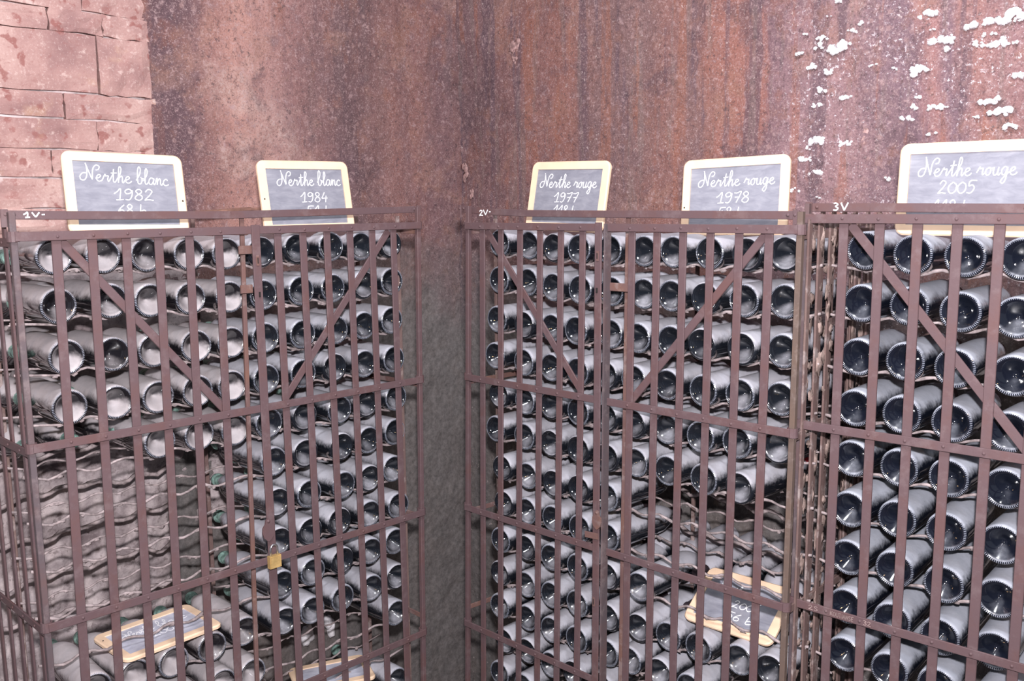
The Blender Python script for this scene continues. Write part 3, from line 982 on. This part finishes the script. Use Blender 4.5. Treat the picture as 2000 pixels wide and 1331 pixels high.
def capsule_mesh(mat):
    prof = [(.0001, .3035), (.0156, .3033), (.0162, .300), (.0176, .2965), (.0177, .2890), (.0160, .2865), (.0164, .270), (.0180, .259), (.0178, .2585), (.0155, .266)]
    n = 20
    V, F = [], []
    for rr, y in prof:
        for i in range(n):
            t = 2 * math.pi * i / n
            V.append((rr * math.cos(t), y, rr * math.sin(t)))
    for j in range(len(prof) - 1):
        for i in range(n):
            F.append((j * n + (i + 1) % n, j * n + i, (j + 1) * n + i, (j + 1) * n + (i + 1) % n))
    return MB().add(V, F, True).mesh('capsule', mat)


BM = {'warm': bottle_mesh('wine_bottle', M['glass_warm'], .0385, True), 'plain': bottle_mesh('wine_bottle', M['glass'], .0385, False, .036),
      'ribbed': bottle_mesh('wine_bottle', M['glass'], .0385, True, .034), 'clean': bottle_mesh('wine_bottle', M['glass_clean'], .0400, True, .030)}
M['dark_foil'] = plain('dark_foil', (.03, .02, .025), .5, .1, .3, 60)
CAPG, CAPR, CAPD = capsule_mesh(M['green_foil']), capsule_mesh(M['red_foil']), capsule_mesh(M['dark_foil'])
ORD = ['first', 'second', 'third', 'fourth', 'fifth', 'sixth', 'seventh', 'eighth', 'ninth', 'tenth', 'eleventh', 'twelfth', 'thirteenth', 'fourteenth']
CAGE = ['cage 1V', 'cage 2V', 'cage 3V']


def bottle(c, kind, s, d, z, yaw, tilt, spin, dust, label, group, red=False, foil=True):
    o = link_mesh('wine_bottle', BM[kind])
    o.matrix_world = cab_matrix(c) @ Matrix.Translation((s, d, z)) @ Matrix.Rotation(yaw, 4, 'Z') @ Matrix.Rotation(tilt, 4, 'X') @ Matrix.Rotation(spin, 4, 'Y')
    o['dust'] = dust
    tag(o, label, 'bottle', group)
    if foil:
        link_mesh('capsule', CAPR if red else (CAPD if c == 2 or (c == 1 and random.random() < .85) else CAPG), o)
    return o


seats = {0: [], 1: [], 2: []}
for c in range(3):
    rows = ROWS3 if c == 2 else ROWS
    for j, row in enumerate(SURVEY[c]):
        got = []
        for i, (x, y) in enumerate(row):
            odd = c == 1 and j == 5 and i == 8
            d = .062 + random.uniform(-.010, .008)
            s, z = on(c, x, y, d)
            z = rows[j] + max(-.009, min(.009, z - rows[j]))
            left = c == 0 and x < 500
            kind = 'warm' if left else ('clean' if c == 2 else ('ribbed' if random.random() < .6 else 'plain'))
            dust = random.uniform(.65, 1.05) if left and random.random() < .85 else random.uniform(.05, .35)
            if c == 2:
                dust = random.uniform(.0, .25)
            got.append((s, z))
            what = 'beige dust filled' if left else ('cleaner dark' if c == 2 else 'dusty dark')
            lab = f'{what} wine bottle, {ORD[i]} from left in {ORD[j]} row down, {CAGE[c]}'
            bottle(c, kind, s, d, z, random.uniform(-.035, .035) + (-.10 if odd else 0), random.uniform(-.012, .012), random.uniform(0, 6.28), dust, lab,
                   f'wine bottles lying in {CAGE[c]}', odd)
        seats[c].append(got)

# second layer at the back, necks towards the front
BACK = {0: [(0, [-.475, -.378]), (1, [-.475, -.378]), (2, [-.475, -.378]), (3, [-.475, -.378]), (4, [-.475, -.378, -.28])],
        1: [(8, [-.214, -.119, -.029, .060, .150, .240]), (9, [-.16, -.065, .03, .125, .22])]}
for c, lst in BACK.items():
    for j, cols in lst:
        cols = [q for i, q in enumerate(cols) if i == 0 or q - cols[i - 1] > .085]
        for i, s in enumerate(cols):
            lab = f'neck-forward bottle behind {CAGE[c]}, {ORD[i]} from left in {ORD[j]} row down'
            bottle(c, 'warm' if c == 0 else 'plain', s, .515, ROWS[j] + .002, math.pi + random.uniform(-.03, .03), 0, random.uniform(0, 6.28), .1, lab, f'reversed bottles at the back of {CAGE[c]}')

# ------------------------------------------------------------------ wavy wire cradles that carry each row
def cradle(c, j, rowz, got, s_lo, s_hi, d, name='wire_cradle', thick=.0026, wild=0.0):
    pitch = .098
    anchors = sorted(got)
    s = s_lo + .05
    cols = []
    while s < s_hi - .03:
        cols.append(s)
        s += pitch
    for q in cols:
        if all(abs(q - a[0]) > .062 for a in anchors):
            anchors.append((q, rowz + (random.uniform(-.012, .006) if wild else 0)))
    anchors.sort()
    r = BR + (.0015 if c == 2 else 0)
    pts = [(s_lo, rowz - r + .012)]
    for i, (a, za) in enumerate(anchors):
        low = za - r - thick - .0006
        if i:
            p, zp = anchors[i - 1]
            lp = zp - r - thick - .0006
            for f in (.18, .36, .5, .64, .82):
                base = lp + (low - lp) * f
                hump = min(.013, (a - p) * .14)
                pts.append((p + (a - p) * f, base + hump * (.5 - .5 * math.cos(2 * math.pi * f)) + random.uniform(-.0008, .0008)))
        else:
            for f in (.4, .75):
                pts.append((s_lo + (a - s_lo) * f, pts[0][1] + (low - pts[0][1]) * f))
        pts.append((a, low))
    pts.append((s_hi, rowz - r + .010))
    pts = [p for p in pts if s_lo - .001 <= p[0] <= s_hi + .001]
    pts.sort()
    P = [(a, d + random.uniform(-.001, .001) + wild * random.uniform(-.02, .02), z) for a, z in pts]
    rad = [thick * (1 + (random.random() ** 3) * .5) for _ in P]
    mb = MB().tube(P, rad, 6)
    # tufts of dust hanging from the wire
    for i in range(len(P) - 1):
        if random.random() < (.30 if c < 2 else .08):
            f = random.random()
            a, b = Vector(P[i]), Vector(P[i + 1])
            q = a.lerp(b, f)
            mb.lump((q.x, q.y, q.z - .003), random.uniform(.004, .011), .003, random.uniform(.002, .005), 6, 4, .45)
    return mb.build(name, M['wire'], cages[c])


SPAN = [(-.535, .474), (-.652, .345), (-.240, .36)]
for c in range(3):
    rows = ROWS3 if c == 2 else ROWS
    for j in range(len(rows) - 1):
        got = seats[c][j] if j < len(seats[c]) else []
        cradle(c, j, rows[j], got, *SPAN[c], .092, thick=.0029)
        if c < 2:
            lo_, hi_ = SPAN[c]
            if j == 8:                       # the rear wires stop short of the slates
                lo_, hi_ = (-.06, hi_) if c == 0 else (lo_, -.04)
            cradle(c, j, rows[j] - .002, [(s, z) for s, z in got if lo_ < s < hi_], lo_, hi_, .215, thick=.0024)
        if c == 0 and 4 <= j <= 8:
            cradle(c, j, rows[j] - .03, [], SPAN[c][0], -.05, .43, 'back_wire', .0055, .3)
        if c == 1 and 6 <= j <= 7:
            cradle(c, j, rows[j] + .01, [], -.16, SPAN[c][1], .30, 'back_wire', .0048, .2)

# ------------------------------------------------------------------ school slates
def board_mesh(W, Hh, rim, thick):
    """rounded pine frame with a slate let into it; origin at the middle of the bottom edge, face towards -y"""
    rad, n = .019, 6
    def loop(x, z, r):
        out = []
        for cx, cz, t0 in ((x - r, z - r, 0), (-x + r, z - r, 90), (-x + r, -z + r, 180), (x - r, -z + r, 270)):
            out += [(cx + r * math.cos(R(t0 + 90 * k / n)), cz + r * math.sin(R(t0 + 90 * k / n))) for k in range(n + 1)]
        return out
    zc = Hh / 2
    o1, o2, i1 = loop(W / 2, Hh / 2, rad), loop(W / 2 - .003, Hh / 2 - .003, rad - .002), loop(W / 2 - rim, Hh / 2 - rim, .001)
    m = len(o1)
    V = [(x, thick / 2, z + zc) for x, z in o1] + [(x, -thick / 2 + .003, z + zc) for x, z in o1] + [(x, -thick / 2, z + zc) for x, z in o2] + [(x, -thick / 2, z + zc) for x, z in i1] + [(x, -thick / 2 + .003, z + zc) for x, z in i1]
    F = [tuple(range(m))]
    for k in range(4):
        F += [(k * m + i, (k + 1) * m + i, (k + 1) * m + (i + 1) % m, k * m + (i + 1) % m) for i in range(m)]
    F = [f[::-1] for f in F]
    return MB().add(V, F), (W / 2 - rim, Hh / 2 - rim, -thick / 2 + .0032)


def slate_board(label, loc, yaw, lean, roll, lines, W=.2654, Hh=.1856, hole=None, mat='slate'):
    e = empty('chalk_board', Matrix.Translation(loc) @ Matrix.Rotation(yaw, 4, 'Z') @ Matrix.Rotation(lean, 4, 'X') @ Matrix.Rotation(roll, 4, 'Y'))
    tag(e, label, 'chalk board', 'wooden framed school slates')
    mb, (iw, ih, y) = board_mesh(W, Hh, .0215, .009)
    fr = mb.build('frame', M['pine'], e)
    zc = Hh / 2
    sl = MB().box(-iw - .002, iw + .002, y - .0004, y + .003, zc - ih - .002, zc + ih + .002).build('slate', M[mat], e)
    if lines:
        tb = MB()
        for text, x0, x1, bl, xh, sl_ in lines:
            write(tb, text, -iw + 2 * iw * x0, -iw + 2 * iw * x1, zc + ih - 2 * ih * bl, xh * 2 * ih, .0021, y - .0009, sl_, .12)
        tb.build('chalk_writing', M['chalk'], sl)
    if hole:
        MB().dome((hole[0] * (W / 2 - .009), -.0044, hole[1] * Hh), .0022).build('nail_hole', M['hole'], fr)
    return e


def ln(name, year, qty, a, b, c, bl=(.30, .60, .84), sl=0.0):
    return [(name, a[0], a[1], bl[0], .105, sl), (year, b[0], b[1], bl[1], .088, 0), (qty, c[0], c[1], bl[2], .085, 0)]


slate_board('leftmost upright slate, pine frame, reading Nerthe blanc 1982', (-.8536, 2.1338, 1.5437), R(40.5), R(-11.6), R(1.3),
            ln('Nerthe blanc', '1982', '68 B', (.05, .93), (.36, .77), (.38, .68), sl=-.04), hole=(1, .42))
slate_board('upright slate, pine frame, reading Nerthe blanc 1984 near the wall corner', (-.5166, 2.4596, 1.5366), R(42.4), R(-9.4), R(-.4),
            ln('Nerthe blanc', '1984', '51 B', (.12, .97), (.40, .77), (.46, .80)), hole=(-1, .47))
slate_board('upright slate in pine frame reading Nerthe rouge 1977 on cage 2V', (.1361, 2.5039, 1.5312), R(-43.1), R(-10.0), R(1.4),
            ln('Nerthe rouge', '1977', '118 B', (.05, .93), (.30, .68), (.32, .68), bl=(.34, .61, .84)))
slate_board('upright slate, pine frame, reading Nerthe rouge 1978 beside cage 3V', (.5208, 2.2327, 1.5235), R(-36.0), R(-8.0), R(-1.5),
            ln('Nerthe rouge', '1978', '58 B', (.08, .94), (.30, .68), (.33, .62), bl=(.32, .60, .84)), hole=(-1, .38), mat='slate_pale')
slate_board('upright slate in pine frame reading Nerthe rouge 2005 on cage 3V', (.8934, 1.8739, 1.5309), R(-42.4), R(-3.5), R(.4),
            ln('Nerthe rouge', '2005', '118 B', (.07, .90), (.26, .58), (.22, .55), bl=(.32, .56, .82)), mat='slate_pale')
# slates put down among the lower bottles
def loc_w(c, s, d, z):
    return cab_matrix(c) @ Vector((s, d, z))


slate_board('slate lying flat on bottles low in cage 1V behind a wavy wire', loc_w(0, -.245, .046, .5865), CAB[0][2] + R(3.5), R(-88), 0,
            [('Nerthe', .12, .50, .36, .10, 0), ('blanc', .55, .92, .36, .10, 0), ('200', .40, .66, .66, .09, 0)], .250, .168, (-1, .75), 'slate_palest')
slate_board('tilted slate reading 200 and 56 b low in cage 2V', loc_w(1, .130, .094, .583), CAB[1][2], R(-54), R(-1.0),
            [('Nerthe rouge', .1, .85, .30, .085, 0), ('200', .42, .70, .60, .085, 0), ('56 B', .40, .78, .88, .085, 0)], .240, .162, None, 'slate_pale')
slate_board('slate lying half hidden at the bottom beside the corner in cage 1V', loc_w(0, .207, .056, .297), CAB[0][2] + R(-22), R(-90), 0, [], .220, .150, None, 'slate_palest')

# ------------------------------------------------------------------ padlock
sz = on(0, 536, 1096, -.03)
pl = empty('padlock', cab_matrix(0) @ Matrix.Translation((sz[0], -.030, sz[1] - .0165)))
tag(pl, 'small brass padlock with steel shackle hanging on the gate of cage 1V', 'padlock')
bw, bh, bt = .0155, .031, .0065
mb = MB()
for y0, y1, ins in ((-bt, bt, .0015), (-bt - .0012, -bt, .003)):
    mb.box(-bw + (ins - .0015), bw - (ins - .0015), y0, y1, (ins - .0015), bh - (ins - .0015))
mb.build('lock_body', M['brass'], pl)
pts = [(-.0095, 0, bh - .004), (-.0095, 0, bh + .016)] + [(-.0095 * math.cos(R(t)), 0, bh + .016 + .0105 * math.sin(R(t))) for t in range(15, 180, 15)] + [(.0095, 0, bh + .016), (.0095, 0, bh - .004)]
MB().tube(pts, .0027, 8).build('shackle', M['steel'], pl)

# ------------------------------------------------------------------ laths lying across the top of cage 1V
for (xa, ya, xb, yb, d, lab) in ((372, 409, 478, 401, .40, 'thin weathered lath resting on the top of cage 1V, the upper of two'),
                                 (384, 411, 520, 404, .30, 'thin weathered lath resting on the top of cage 1V, the lower of two')):
    a, b = on(0, xa, ya, d), on(0, xb, yb, d)
    o = MB().bar((a[0], d, 1.590), (b[0] + .05, d + .06, 1.600), .012, .007, (0, 1, 0)).build('wood_lath', M['lath'])
    o.matrix_world = cab_matrix(0)
    tag(o, lab, 'lath', 'laths on the cage top')

# crusts of dust caked on the side bars between cages 2V and 3V
for c, s, ds in ((1, .334, [.07, .11, .16]), (2, -.226, [.09, .14, .20, .26])):
    mb = MB()
    for d in ds:
        z = 1.52
        while z > .45:
            mb.lump((s + random.uniform(-.004, .010) - .012 * (1.55 - z) / 1.5, d + random.uniform(-.012, .012), z), random.uniform(.002, .004), random.uniform(.005, .013), random.uniform(.006, .024), 7, 6, .6)
            z -= random.uniform(.03, .10)
    o = mb.build('dust_crust', M['dust'], cages[c])
    o['kind'] = 'stuff'

# maker's mark stamped in the third rail of cage 3V
M['mark'] = plain('bright_stamped_iron', (.30, .22, .21), .7, 0, .3, 60)
zr = RAILS[2][2]
for text, xa, xb in (('2S', 1578, 1598), ('KOUTIAMSE', 1621, 1668), ('32', 1686, 1703)):
    nb = MB()
    a, b = on(2, xa, 1200, -.0101)[0], on(2, xb, 1200, -.0101)[0]
    write(nb, text, a, b, zr - .0048, .0048, .0012, -.0102)
    nb.build('stamped_mark', M['mark'], g5)
